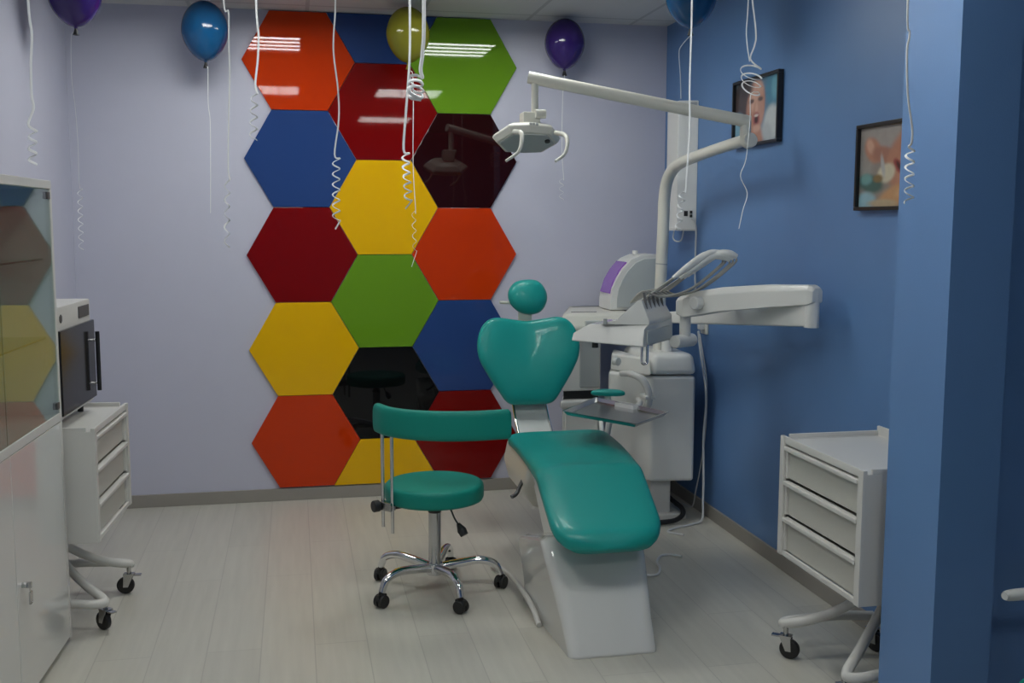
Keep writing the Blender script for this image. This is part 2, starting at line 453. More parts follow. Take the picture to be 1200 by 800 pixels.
# seat + leg rest in one upholstered pad
def seat_pad():
    mb = MB(); t = bmesh.new(); rings = []
    prof = []
    N = 46
    for i in range(N + 1):
        u = i / N
        y = -1.13 - u * 1.225
        # top height along the seat
        if u < .64: z = .583 + .014 * math.sin(u / .64 * PI) + .007 * (u / .64)
        else:
            v = (u - .64) / .36
            z = .590 - .160 * v ** 1.0
        hw = .245 - .035 * u
        hw *= 1.0
        cx = 1.160 - .094 * u
        # rounding at both ends (superellipse)
        e0 = min(1, (u * 1.225) / .045); e1 = min(1, (1 - u) * 1.225 / .16)
        k = (1 - (1 - e0) ** 4) ** .25 * (1 - (1 - e1) ** 2.6) ** (1 / 2.6)
        k0 = (1 - (1 - e0) ** 2.0) ** .5 if e0 < 1 else 1
        k1 = (1 - (1 - min(1, (1 - u) * 1.225 / .05)) ** 2) ** .5
        th = .085 * (.25 + .75 * min(k0, k1)) if 0 < u < 1 else .015
        hw = max(.06, hw * (.82 + .18 * (1 - (1 - e0) ** 2) ** .5)) if e0 < 1 else hw
        if e1 < 1: hw = max(.03, hw * (.30 + .70 * (1 - (1 - e1) ** 2.4) ** (1 / 2.4)))
        ring_ = []
        M_ = 36
        for j in range(M_):
            a = 2 * PI * j / M_
            ca, sa = math.cos(a), math.sin(a)
            ex = 2 / 5.0; ez = 2 / 2.6
            x = hw * math.copysign(abs(ca) ** ex, ca)
            zz = th / 2 * math.copysign(abs(sa) ** ez, sa)
            dish = -.010 * (1 - (x / max(hw, .01)) ** 2) * (1 if sa > 0 else 0) * (1 if .06 < u < .6 else .4)
            ring_.append(t.verts.new((cx + x, y, z - .0425 + zz + dish)))
        rings.append(ring_)
    for a, b in zip(rings, rings[1:]):
        for k in range(len(a)): t.faces.new((a[k], a[(k + 1) % len(a)], b[(k + 1) % len(a)], b[k]))
    t.faces.new(rings[0]); t.faces.new(list(reversed(rings[-1])))
    bmesh.ops.recalc_face_normals(t, faces=t.faces)
    mb._add(t); return mb
obj('seat', seat_pad(), M['teal'], ch, world=W, angle=70)
# backrest: wide winged pad leaning back a little
tilt = R(13)
Nb = Vector((-.05, -math.cos(tilt), math.sin(tilt))).normalized()
Vb = Vector((0, math.sin(tilt), math.cos(tilt)))
Ub = Vector((1, 0, 0))
bo = smooth_outline([(0, .203), (.05, .208), (.10, .214), (.155, .220), (.205, .205), (.243, .160), (.263, .085), (.256, .015), (.226, -.05), (.190, -.11), (.158, -.158), (.132, -.196), (.10, -.218), (.04, -.222),
                     (-.04, -.222), (-.10, -.218), (-.132, -.196), (-.158, -.158), (-.190, -.11), (-.226, -.05), (-.256, .015), (-.263, .085), (-.243, .160), (-.205, .205), (-.155, .220), (-.10, .215), (-.05, .208)], 4)
def bcurve(u, v): return .35 * u * u - .018 * math.exp(-((v - .13) / .14) ** 2 - (u / .14) ** 2)
bc = Vector((1.100, -.78, .865))
obj('backrest', MB().cushion(bo, bc, Ub, Vb, Nb, .045, .035, 3.2, curve=bcurve), M['teal'], ch, world=W, angle=70)
ho = smooth_outline([(0, .095), (.06, .085), (.098, .035), (.10, -.02), (.07, -.068), (.02, -.085), (-.045, -.072), (-.09, -.028), (-.10, .03), (-.065, .08)], 5)
hc = Vector((1.118, -.665, 1.172))
obj('headrest', MB().cushion(ho, hc, Ub, Vb, Nb, .05, .04, 2.4), M['teal'], ch, world=W, angle=70)
hb = MB().box(-.035, .035, -.012, .012, -.06, .06, .005, mat=Matrix.Translation((1.105, -.665, 1.065)))
hb.tube([(.975, -.66, 1.152), (1.02, -.65, 1.148), (1.10, -.64, 1.14)], .008, 10)
obj('headrest_bracket', hb, M['warm_white'], ch, 'pale headrest bracket with a short release lever', world=W)
# back support beam
bs = MB()
bs.loft([[(1.03, -.70, .80), (1.18, -.70, .80), (1.18, -.66, .80), (1.03, -.66, .80)], [(1.025, -.80, .60), (1.19, -.80, .60), (1.19, -.74, .60), (1.025, -.74, .60)],
         [(1.03, -.98, .45), (1.20, -.98, .45), (1.20, -.90, .42), (1.03, -.90, .42)], [(1.04, -1.12, .42), (1.20, -1.12, .42), (1.20, -1.05, .36), (1.04, -1.05, .36)]], bev=.012)
obj('back_support', bs, M['pale_gray'], ch, world=W)
for sx in (1.022, 1.193):
    obj('support_rod', MB().tube([(sx, -.72, .75), (sx, -.80, .61), (sx + .004, -.97, .46)], .006, 8), M['chrome'], ch, 'thin chrome rod', world=W)
# armrest on the unit side
ao = smooth_outline([(-.075, -.012), (-.03, .03), (.05, .035), (.085, .01), (.085, -.025), (.04, -.035), (-.03, -.03)], 5)
arm = obj('armrest', MB().cushion(ao, (1.425, -1.06, .735), (.95, -.31, 0), (.31, .95, 0), (0, 0, 1), .018, .014, 3), M['teal'], ch, world=W, angle=70)
obj('armrest_post', MB().tube([(1.43, -1.06, .722), (1.44, -1.07, .62), (1.40, -1.10, .48), (1.33, -1.15, .44)], .016, 12), M['white_metal'], arm, world=W)

# ------------------------------------------------------------------ operator stool
def make_stool(label, loc, rz):
    t = thing('operator_stool', label, 'stool', loc, rz, 'teal operator stools')
    prof = [(0, .40), (.18, .40), (.202, .404), (.2075, .415), (.2085, .45), (.2065, .464), (.199, .473), (.185, .4765), (.10, .479), (0, .4795)]
    obj('seat', MB().lathe(prof, seg=56), M['teal_dull'], t, angle=60)
    obj('seat_plate', MB().box(-.09, .09, -.07, .07, .386, .4, .004), M['black'], t)
    col = MB().cyl((0, 0, .36), (0, 0, .39), .018).cyl((0, 0, .10), (0, 0, .345), .0265, bev=.002)
    obj('gas_column', col, M['steel'], t)
    obj('column_collar', MB().cyl((0, 0, .343), (0, 0, .362), .0275, bev=.003), M['black'], t)
    obj('hub', MB().cyl((0, 0, .075), (0, 0, .125), .036, bev=.006), M['chrome'], t)
    for k in range(5):
        a = R(212 + 72 * k); d = Vector((math.cos(a), math.sin(a), 0)); s_ = Vector((-d.y, d.x, 0))
        leg = MB().tube([d * .025 + Vector((0, 0, .105)), d * .10 + Vector((0, 0, .118)), d * .19 + Vector((0, 0, .128)), d * .255 + Vector((0, 0, .108)), d * .28 + Vector((0, 0, .062))],
                        [.019, .018, .017, .016, .014], 14)
        lo = obj('leg', leg, M['chrome'], t)
        ca = MB(); w0 = d * .282
        b = R(40 + 95 * k); wd = Vector((math.cos(b), math.sin(b), 0))       # casters point every which way
        ax = Vector((-wd.y, wd.x, 0))
        for sg in (-1, 1):
            c = w0 + ax * (.013 * sg) + Vector((0, 0, .027))
            ca.cyl(c - ax * .009, c + ax * .009, .027, 22, bev=.004)
        ca.cyl(w0 + Vector((0, 0, .02)), w0 + Vector((0, 0, .062)), .011, 12)
        ca.box(-.024, .024, -.010, .010, .030, .055, .004, mat=Matrix.Translation(w0) @ Matrix.Rotation(b, 4, 'Z'))
        obj('caster', ca, M['black'], lo, 'black twin-wheel caster')
    lev = obj('lever', MB().tube([(.03, -.05, .39), (.055, -.07, .375), (.07, -.10, .34), (.085, -.12, .315)], .004, 8), M['dark_gray'], t)
    obj('lever_grip', MB().tube([(.082, -.117, .322), (.095, -.13, .298), (.105, -.14, .278)], [.008, .02, .017], 12), M['black'], lev)
    # backrest bar curving round the seat
    bp_ = catmull([(-.236, -.035, 0), (-.20, -.13, 0), (-.12, -.215, 0), (0, -.272, 0), (.13, -.288, 0), (.26, -.275, 0)], 8)
    secs = []
    for i, q in enumerate(bp_):
        T = (bp_[min(i + 1, len(bp_) - 1)] - bp_[max(i - 1, 0)]).normalized(); nrm = Vector((-T.y, T.x, 0))
        u = i / (len(bp_) - 1)
        hh = .060
        sec = []
        for k in range(20):
            a = 2 * PI * k / 20
            sec.append(q + nrm * (.022 * math.copysign(abs(math.cos(a)) ** .7, math.cos(a))) + Vector((0, 0, .762 + hh * math.copysign(abs(math.sin(a)) ** .5, math.sin(a)))))
        secs.append(sec)
    def shr(sec, f):
        c = sum((Vector(p) for p in sec), Vector()) / len(sec)
        return [c + (Vector(p) - c) * f for p in sec]
    e0 = [Vector(p) + (bp_[0] - bp_[1]).normalized() * .008 for p in shr(secs[0], .86)]
    e1 = [Vector(p) + (bp_[-1] - bp_[-2]).normalized() * .008 for p in shr(secs[-1], .86)]
    obj('backrest_bar', MB().loft([e0] + secs + [e1]), M['teal_dull'], t, angle=60)
    for x, y, zz in ((-.222, -.075, .315), (-.187, -.112, .295)):
        obj('rod', MB().cyl((x, y, zz), (x, y, .71), .0072, 14), M['chrome'], t)
    br = MB().box(-.03, .03, -.018, .018, -.018, .018, .004, mat=Matrix.Translation((-.205, -.094, .405)) @ Matrix.Rotation(R(-45), 4, 'Z'))
    obj('rod_clamp', br, M['steel'], t)
    obj('clamp_arm', MB().box(-.15, 0, -.014, .014, .388, .400, .003, mat=Matrix.Rotation(R(24), 4, 'Z') @ Matrix.Translation((-.07, 0, 0))), M['black'], t)
    kn = Vector((-.25, -.085, .405))
    obj('clamp_knob', MB().cyl(kn - Vector((.014, .006, 0)), kn + Vector((.012, .005, 0)), .024, 18, bev=.004), M['black'], t)
    return t
stool = make_stool('round teal stool with a curved backrest bar and chrome base, left of the dental chair', (.512, -1.605, 0), 0)
dup(stool, (1.765, -3.95, 0), R(90), 'teal stool mostly out of view at the bottom right corner, beyond the blue pillar')

# ------------------------------------------------------------------ dental unit
du = thing('dental_unit', 'white dental unit with overhead lamp, jointed arms and instrument head beside the chair', 'dental unit', (1.85, -.66, 0))
W = du
ped = MB().box(1.76, 1.875, -.76, -.60, .03, .26, .01).box(1.70, 1.95, -.80, -.50, 0, .035, .008)
obj('pedestal', ped, M['white_metal'], du, world=W)
def shell(poly, z0, z1, topscale=1, bev=.02):
    c = (sum(p[0] for p in poly) / len(poly), sum(p[1] for p in poly) / len(poly))
    top = [(c[0] + (x - c[0]) * topscale, c[1] + (y - c[1]) * topscale) for x, y in poly]
    return MB().prism(poly, z0, z1, bev, 4, top=top)
body = shell([(1.975, -.83), (1.985, -.42), (1.66, -.36), (1.58, -.58), (1.745, -.80)], .215, .77, 1.0, .018)
bd = obj('cabinet', body, M['white_plastic'], du, world=W, angle=40)
cap = shell([(1.98, -.84), (1.99, -.41), (1.70, -.38), (1.74, -.81)], .775, .885, .90, .03)
obj('top_cover', cap, M['white_plastic'], du, world=W, angle=40)
sh = shell([(1.735, -.830), (1.69, -.37), (1.665, -.365), (1.60, -.55)], .772, .862, .93, .012)
obj('side_shelf', sh, M['white_plastic'], du, world=W, angle=40)
obj('valve', MB().cyl((1.585, -.66, .835), (1.60, -.69, .835), .022, 16, bev=.004), M['pale_gray'], du, 'small gray valve', world=W)
obj('valve', MB().cyl((1.625, -.73, .56), (1.615, -.76, .56), .011, 12, bev=.002).box(1.60, 1.64, -.765, -.745, .552, .560), M['black'], du, 'small black valve', world=W)
obj('water_spout', MB().tube([(1.615, -.70, .775), (1.635, -.80, .785), (1.672, -.855, .765), (1.70, -.875, .71), (1.705, -.875, .65), (1.70, -.85, .61)], [.016, .018, .019, .018, .018, .018], 14), M['white_gloss'], du, world=W)
obj('hose_holder', MB().box(1.68, 1.735, -.895, -.80, .665, .685, .006), M['white_plastic'], du, world=W)
obj('drain_hose', MB().tube([(1.86, -.58, .24), (1.90, -.62, .10), (1.93, -.80, .055), (1.87, -.86, .022), (1.76, -.88, .018), (1.60, -.92, .018)], .013, 10), M['black'], du, 'black drain hose', world=W)
# light pole
pole = MB().tube([(1.85, -.60, .86), (1.855, -.60, 1.2), (1.865, -.60, 1.55), (1.868, -.60, 1.68), (1.87, -.64, 1.78), (1.875, -.74, 1.84), (1.88, -.92, 1.868), (1.885, -1.25, 1.895), (1.89, -1.58, 1.915)], [.031, .031, .031, .031, .031, .030, .028, .026, .026], 20)
obj('light_pole', pole, M['warm_white'], du, world=W, angle=60)
obj('pole_seam', MB().cyl((1.8585, -.60, 1.335), (1.859, -.60, 1.341), .0318, 24), M['gray_plastic'], du, world=W)
obj('elbow_joint', MB().cyl((1.892, -1.57, 1.905), (1.892, -1.61, 1.912), .032, 24, bev=.005).cyl((1.885, -1.565, 1.90), (1.885, -1.565, 2.01), .024, 20), M['warm_white'], du, world=W)
la = MB().tube([(1.90, -1.575, 1.99), (1.60, -1.475, 2.055), (1.30, -1.375, 2.122), (.985, -1.27, 2.192)], .0265, 24)
obj('lamp_arm', la, M['warm_white'], du, world=W, angle=60)
hx, hy = 1.012, -1.28
obj('lamp_stem', MB().cyl((hx, hy, 2.02), (hx, hy, 2.19), .016, 16).box(hx - .06, hx + .02, hy - .03, hy + .05, 1.965, 2.04, .008).cyl((hx - .005, hy - .035, 2.03), (hx + .04, hy - .035, 2.03), .02, 14), M['warm_white'], du, world=W)
# lamp head: shallow hexagonal housing, dish below
def hexring(cx, cy, w, d, z, tilt=0, f=.5):
    pts = [(-w, 0), (-w * .62, -d * .9), (0, -d), (w * .62, -d * .9), (w, 0), (w * .6, d * .9), (0, d), (-w * .6, d * .9)]
    return [(cx + x, cy + y, z + tilt * x) for x, y in pts]
lhx = .975
HM = Matrix.Translation((lhx, hy, 1.928)) @ Matrix.Rotation(R(-27), 4, 'X')
lh = MB().loft([hexring(0, 0, .138, .088, -.026), hexring(0, 0, .156, .104, .0), hexring(0, 0, .150, .10, .012), hexring(0, 0, .11, .075, .035), hexring(0, 0, .055, .045, .048)], HM, bev=.004)
head = obj('lamp_head', lh, M['warm_white'], du, world=W, angle=30)
obj('reflector', MB().loft([hexring(0, 0, .122, .076, -.031), hexring(0, 0, .124, .078, -.024)], HM), M['gray_plastic'], head, world=W)
vent = MB()
for k in range(3): vent.box(-.006 + k * .014, .005 + k * .014, -.105, -.099, .003, .012, mat=HM)
obj('switch_marks', vent, M['gray_plastic'], head, 'small row of dark gray markings', world=W)
obj('lamp_socket', MB().cyl(HM @ Vector((.085, -.03, -.038)), HM @ Vector((.085, -.03, -.028)), .012, 16), M['black'], head, world=W)
for sx in (-1, 1):
    px0 = lhx + sx * .135 - (.03 if sx < 0 else 0)
    hpts = [(lhx + sx * .11, hy - .09, 1.945), (lhx + sx * .135, hy - .155, 1.93), (lhx + sx * .135, hy - .20, 1.895), (lhx + sx * .115, hy - .23, 1.845), (lhx + sx * .07, hy - .25, 1.812)] if sx > 0 else \
           [(lhx - .075, hy - .10, 1.945), (lhx - .06, hy - .165, 1.935), (lhx - .065, hy - .20, 1.895), (lhx - .085, hy - .22, 1.85), (lhx - .14, hy - .235, 1.812)]
    obj('lamp_handle', MB().tube(hpts, [.011, .010, .009, .0075, .006], 12), M['warm_white'], head, world=W, angle=60)
# jointed instrument arms
EL = Vector((1.985, -2.06, 0))
low = MB()
def bar(a, b, h0, h1, w, bev=.015):
    a, b = Vector(a), Vector(b); d = (b - a).normalized(); s_ = Vector((-d.y, d.x, 0)).normalized()
    z = Vector((0, 0, 1))
    r0 = [a + s_ * w + z * h0, a - s_ * w + z * h0, a - s_ * w - z * h0, a + s_ * w - z * h0]
    r1 = [b + s_ * w + z * h1, b - s_ * w + z * h1, b - s_ * w - z * h1, b + s_ * w - z * h1]
    return [r0, r1]
low.loft(bar((1.87, -.72, 1.065), (1.978, -2.045, 1.19), .03, .047, .034), bev=.012)
low.cyl((1.978, -2.04, 1.14), (1.978, -2.04, 1.29), .03, 20)
obj('lower_arm', low, M['white_plastic'], du, world=W)
obj('arm_post', MB().cyl((1.86, -.70, .86), (1.86, -.70, 1.09), .028, 20), M['white_plastic'], du, world=W)
TP = Vector((1.715, -1.335, 0))
upa = MB()
A, B_ = Vector((TP.x, TP.y, 1.185)), Vector((1.975, -2.035, 1.268))
mid = (A + B_) / 2 + Vector((0, 0, .032))
for q in [bar(A, mid, .052, .055, .04), bar(mid, B_, .055, .046, .04)]: pass
d_ = (B_ - A).normalized(); sd = Vector((-d_.y, d_.x, 0)).normalized(); zz = Vector((0, 0, 1))
def arsec(p, hu, hd, w): return [p + sd * w + zz * hu * .55, p + sd * w * .6 + zz * hu, p - sd * w * .6 + zz * hu, p - sd * w + zz * hu * .55, p - sd * w - zz * hd, p + sd * w - zz * hd]
upa.loft([arsec(A - d_ * .03, .03, .045, .035), arsec(A + d_ * .03, .05, .062, .042), arsec(A.lerp(B_, .35), .062, .045, .04), arsec(A.lerp(B_, .7), .058, .040, .038), arsec(B_ + d_ * .01, .042, .038, .036), arsec(B_ + d_ * .035, .028, .03, .03)], bev=.006)
ua = obj('upper_arm', upa, M['white_plastic'], du, world=W)
kp = A.lerp(B_, .18) + Vector((-.035, -.02, .0))
obj('arm_knob', MB().cyl(kp - sd * -.0, kp + Vector((-.035, -.012, 0)), .03, 22, bev=.006), M['white_plastic'], ua, world=W)
obj('head_post', MB().cyl((TP.x, TP.y, 1.02), (TP.x, TP.y, 1.16), .026, 20), M['white_plastic'], du, world=W)
hv = TP + Vector((0, 0, 1.015))
obj('head_joint', MB().cyl(hv + Vector((-.07, -.05, 0)), hv + Vector((.05, .03, 0)), .03, 22, bev=.006), M['white_plastic'], du, world=W)
# instrument head, turned about 40 degrees
F0 = Vector((1.425, -1.60, 0)); e1 = Vector((-.766, .643, 0)); e2 = Vector((.643, .766, 0)); e3 = Vector((0, 0, 1))
FM = Matrix(((e1.x, e2.x, 0, F0.x), (e1.y, e2.y, 0, F0.y), (0, 0, 1, 0), (0, 0, 0, 1)))
# local axes: a along the front edge to the left, b to the rear, z up
hd = MB()
hd.loft([[(0, 0, 1.02), (.345, 0, 1.03), (.345, .02, 1.065), (.30, .10, 1.10), (.0, .06, 1.115), (0, 0, 1.10)],
         [(0, .36, 1.02), (.345, .30, 1.03), (.345, .30, 1.075), (.30, .30, 1.105), (0, .36, 1.12), (0, .36, 1.10)]], FM, bev=.006)
hdo = obj('instrument_head', hd, M['white_gloss'], du, world=W, angle=30)
rid = MB().loft([[(-.005, .05, 1.112), (.235, .05, 1.105), (.15, .06, 1.13), (.055, .06, 1.218), (.035, .06, 1.218), (-.005, .05, 1.13)],
                 [(-.005, .34, 1.118), (.235, .28, 1.108), (.15, .30, 1.135), (.055, .32, 1.212), (.035, .32, 1.212), (-.005, .34, 1.135)]], FM, bev=.005)
obj('instrument_rest', rid, M['white_gloss'], hdo, world=W, angle=30)
obj('knob', MB().cyl(FM @ Vector((.25, .05, 1.0)), FM @ Vector((.25, .05, 1.022)), .014, 14), M['black'], hdo, 'small black knob underneath', world=W)
obj('side_panel', MB().box(-.008, .0, .03, .33, 1.03, 1.09, .003, mat=FM), M['pale_gray'], hdo, world=W)
obj('rest_button', MB().cyl(FM @ Vector((.20, .045, 1.11)), FM @ Vector((.20, .045, 1.132)), .009, 12), M['gray_plastic'], hdo, world=W)
obj('pull_handle', MB().tube([FM @ Vector(p) for p in ((.012, .012, 1.03), (.012, .012, .965), (.010, .014, .95), (.004, .02, .945), (-.004, .028, .95), (-.006, .03, .965), (-.006, .03, 1.03))], .006, 10), M['chrome'], hdo, 'chrome U-shaped pull handle', world=W)
for k in range(5):
    b0 = .085 + .05 * k
    top = FM @ Vector((.034, b0, 1.252)); bot = FM @ Vector((.022, b0, 1.178))
    obj('instrument', MB().tube([bot, bot.lerp(top, .5), top], [.0062, .0062, .0055], 10), M['handpiece'], hdo, 'slim dark gray handpiece in its slot', world=W)
    # balanced whip: thin rod below, white sleeve above, hose hanging back from the tip
    t0 = FM @ Vector((.05, b0, 1.215))
    tip = Vector((1.815 + .012 * k, -1.44 - .010 * k, 1.412 + .008 * math.sin(k * 2.1)))
    m0 = t0.lerp(tip, .42) + Vector((0, 0, .014 + .003 * math.sin(k * 1.7))); m1 = t0.lerp(tip, .62) + Vector((0, 0, .026)); m2 = t0.lerp(tip, .84) + Vector((0, 0, .030))
    obj('whip_rod', MB().tube([t0 - Vector((.01, 0, .01)), t0.lerp(tip, .22) + Vector((0, 0, .006)), m0], .0048, 8), M['hose_gray'], hdo, 'thin gray rod', world=W, angle=60)
    obj('whip_sleeve', MB().tube([m0, m1, m2, tip, tip + Vector((.032, -.005, -.014))], [.008, .0135, .0160, .0160, .012], 10), M['whip_white'], hdo, world=W, angle=60)
    h1 = tip + Vector((.022, .0, -.045)); h2 = tip.lerp(t0, .35) + Vector((0, .0, -.082)); h3 = tip.lerp(t0, .72) + Vector((0, 0, -.040))
    obj('hose', MB().tube([tip + Vector((.025, 0, -.012)), h1, h2, h3, top + Vector((-.005, 0, .004)), FM @ Vector((.09 + .012 * k, b0 - .02, 1.205))], .0050, 8), M['hose_gray'], hdo, 'thin gray hose', world=W, angle=60)
# stainless side tray
tr = MB()
tz = .718
tp = [(1.10, -1.47), (1.335, -1.175), (1.56, -1.58), (1.335, -1.83)]
tp = [(1.105, -1.47), (1.345, -1.155), (1.545, -1.585), (1.325, -1.815)]
cx_, cy_ = sum(p[0] for p in tp) / 4, sum(p[1] for p in tp) / 4
def sc(poly, f): return [(cx_ + (x - cx_) * f, cy_ + (y - cy_) * f) for x, y in poly]
def rimring(f, z): return [(x, y, z) for x, y in sc(tp, f)]
tr.loft([rimring(.90, tz), rimring(.93, tz - .002), rimring(1.0, tz + .014), rimring(1.03, tz + .014), rimring(1.03, tz + .012), rimring(1.0, tz + .010), rimring(.93, tz - .006), rimring(.9, tz - .006)])
ty = obj('side_tray', tr, M['steel'], du, 'shallow stainless steel tray', world=W)
clm = MB().box(-.06, .06, -.022, .022, -.014, .022, .004, mat=Matrix.Translation((1.43, -1.37, tz - .004)) @ Matrix.Rotation(R(-62), 4, 'Z'))
obj('tray_clamp', clm, M['white_gloss'], ty, 'white tray clamp', world=W)
obj('tray_arm', MB().tube([(1.46, -1.36, tz - .012), (1.55, -1.15, tz - .04), (1.64, -.93, tz - .06), (1.68, -.78, tz - .07)], .014, 12), M['white_metal'], du, world=W)
obj('suction_hose', MB().tube([(1.56, -.66, .60), (1.47, -.84, .585), (1.43, -.96, .56), (1.44, -.98, .46), (1.5, -.9, .36), (1.585, -.72, .33)], .011, 10), M['white_plastic'], du, 'white suction hose', world=W)

# ------------------------------------------------------------------ UV recirculator on the blue wall
uv = thing('air_recirculator', 'tall white air recirculator box on the blue wall near the corner', 'air purifier', (2.04, -.40, 1.515))
W = uv
bx = MB().prism([(1.985, -.47), (2.09, -.50), (2.09, -.27), (1.985, -.30)], 1.515, 2.205, .006, 2)
b_ = obj('housing', bx, M['white_plastic'], uv, world=W)
obj('end_cap', MB().prism([(1.978, -.475), (2.088, -.506), (2.088, -.264), (1.978, -.295)], 1.512, 1.525, .003), M['white_metal'], uv, world=W)
def ondark(u, z, w, h, mat, nm, lab=None):
    n = Vector((-.03, -.105, 0)).normalized(); d = Vector((.105, -.03, 0)).normalized()
    c = Vector((1.985, -.47, 0)) + d * u + n * .0015
    mb = MB().loft([[c - d * w + zz * (z - h), c + d * w + zz * (z - h), c + d * w + zz * (z + h), c - d * w + zz * (z + h)],
                    [c - d * w + zz * (z - h) + n * .003, c + d * w + zz * (z - h) + n * .003, c + d * w + zz * (z + h) + n * .003, c - d * w + zz * (z + h) + n * .003]])
    return obj(nm, mb, mat, uv, lab, world=W)
ondark(.08, 2.16, .018, .035, M['gray_plastic'], 'display', 'gray display window')
ondark(.050, 1.605, .010, .014, M['black'], 'socket', 'black socket')
ondark(.078, 1.612, .007, .008, M['black'], 'switch', 'black switch')
ondark(.078, 1.592, .007, .008, M['black'], 'switch', 'black switch')
obj('power_cable', MB().tube([(2.06, -.50, 1.58), (2.072, -.52, 1.56), (2.078, -.525, 1.50), (2.075, -.53, 1.30), (2.078, -.55, 1.12), (2.078, -.62, 1.03)], .005, 8), M['cable_white'], uv, 'white power cable', world=W)
obj('cable_loop', MB().tube([(2.0, -.40, 1.515), (2.0, -.385, 1.475), (2.01, -.40, 1.455), (2.03, -.43, 1.46), (2.04, -.44, 1.515)], .004, 8), M['cable_white'], uv, world=W)

so = thing('wall_socket', 'white wall socket on the blue wall behind the instrument arms', 'wall socket', (2.09, -.66, 1.01))
obj('socket_plate', MB().box(-.012, 0, -.045, .045, -.042, .042, .004), M['warm_white'], so)
obj('plug', MB().box(-.04, -.012, -.02, .02, -.018, .018, .004), M['cable_white'], so)
# cables dropping behind the unit and lying on the floor
solo('power_cable', MB().tube([(2.045, -.67, .985), (2.045, -.70, .9), (2.035, -.78, .78), (2.03, -.83, .70), (2.045, -.80, .60), (2.035, -.80, .45), (2.03, -.82, .32), (2.025, -.84, .20), (2.02, -.85, .10), (2.01, -.87, .02), (1.95, -.90, .006), (1.84, -.945, .006), (1.775, -1.0, .006), (1.83, -1.07, .006)], .006, 8),
     M['cable_white'], 'white power cable hanging from the wall socket down beside the dental unit', 'cable')
solo('thin_cable', MB().tube([(2.082, -.60, .96), (2.080, -.66, .85), (2.078, -.72, .72), (2.080, -.72, .50), (2.078, -.68, .30), (2.07, -.62, .10), (2.066, -.58, .006), (2.04, -.50, .006)], .004, 8),
     M['cable_white'], 'thin pale cable nearest the blue wall, hanging beside the dental unit', 'cable')
solo('floor_cable', MB().tube([(1.42, -1.60, .006), (1.50, -1.61, .006), (1.545, -1.52, .006), (1.56, -1.44, .006), (1.61, -1.36, .006), (1.66, -1.355, .006), (1.70, -1.39, .006)], .006, 8),
     M['cable_white'], 'curled white cable lying on the floor right of the chair base', 'cable')

# ------------------------------------------------------------------ equipment in the far corner
cab2 = thing('corner_cabinet', 'low white cabinet against the back wall in the far right corner', 'cabinet', (1.47, -.26, 0))
W = cab2
obj('body', MB().prism([(1.355, -.47), (1.565, -.47), (1.565, -.02), (1.50, -.02)], .02, .565, .012), M['white_plastic'], cab2, world=W)
obj('plinth', MB().prism([(1.375, -.45), (1.555, -.45), (1.555, -.03), (1.51, -.03)], 0, .025), M['dark_gray'], cab2, world=W)
obj('door', MB().box(1.37, 1.555, -.482, -.469, .05, .53, .006), M['white_plastic'], cab2, world=W)
obj('worktop', MB().prism([(1.335, -.50), (1.535, -.50), (1.58, -.46), (1.58, -.02), (1.49, -.02)], .56, .605, .014, 3), M['white_gloss'], cab2, world=W)
mc = thing('sterilizer', 'boxy white tabletop sterilizer standing on the corner cabinet', 'sterilizer', (1.49, -.27, .605))
W = mc
def plan(x0, x1, y0, y1, z, k=.33): return [(x0, y0, z), (x1, y0, z), (x1, y1, z), (x0 + (y1 - y0) * k, y1, z)]
obj('gap_block', MB().loft([plan(1.365, 1.56, -.455, -.06, .605), plan(1.365, 1.56, -.455, -.06, .65)]), M['black'], mc, 'black gap under the housing', world=W)  # solid black block stands in for the dark shade in the gap here
obj('housing', MB().loft([plan(1.355, 1.57, -.47, -.05, .65), plan(1.355, 1.57, -.47, -.05, .955)], bev=.012, seg=3), M['white_plastic'], mc, world=W)
obj('door', MB().box(1.45, 1.56, -.482, -.468, .67, .93, .006), M['gray_plastic'], mc, 'gray front door', world=W)
obj('lid', MB().loft([plan(1.34, 1.74, -.50, -.04, .957), plan(1.33, 1.745, -.51, -.04, 1.0), plan(1.352, 1.745, -.47, -.04, 1.062), plan(1.37, 1.745, -.44, -.04, 1.072)], bev=.012, seg=3), M['warm_white'], mc, world=W)
obj('lid_grip', MB().box(1.47, 1.70, -.516, -.49, .965, 1.035, .006), M['pale_gray'], mc, world=W)
obj('lid_line', MB().tube([(1.42, -.40, 1.072), (1.49, -.40, 1.072), (1.56, -.41, 1.072)], .003, 6), M['dark_gray'], mc, world=W)
pd = thing('curing_chamber', 'curved white and gray device with a purple window, on top of the sterilizer', 'dental device', (1.80, -.24, 1.075))
W = pd
prof = [(1.655, 1.075), (1.655, 1.13), (1.665, 1.19), (1.69, 1.25), (1.725, 1.305), (1.775, 1.355), (1.83, 1.378), (1.93, 1.382), (1.955, 1.36), (1.955, 1.075)]
def yprism(p, y0, y1, bev=0, seg=2):
    mt = Matrix(((1, 0, 0, 0), (0, 0, -1, 0), (0, 1, 0, 0), (0, 0, 0, 1)))
    return MB().prism(p, -y1, -y0, bev, seg, mat=mt)
obj('shell', yprism(prof, -.35, -.13, .006), M['white_plastic'], pd, world=W, angle=30)
def inset(p, c, f): return [(c[0] + (x - c[0]) * f, c[1] + (z - c[1]) * f) for x, z in p]
obj('side_cover', yprism(inset([(x + .018, z) for x, z in prof], (1.84, 1.2), .88), -.356, -.349, .002), M['pale_gray'], pd, 'gray side cover', world=W)
wn = [(1.6615, 1.165), (1.684, 1.235), (1.716, 1.29), (1.755, 1.335)]
wm = MB(); secs = []
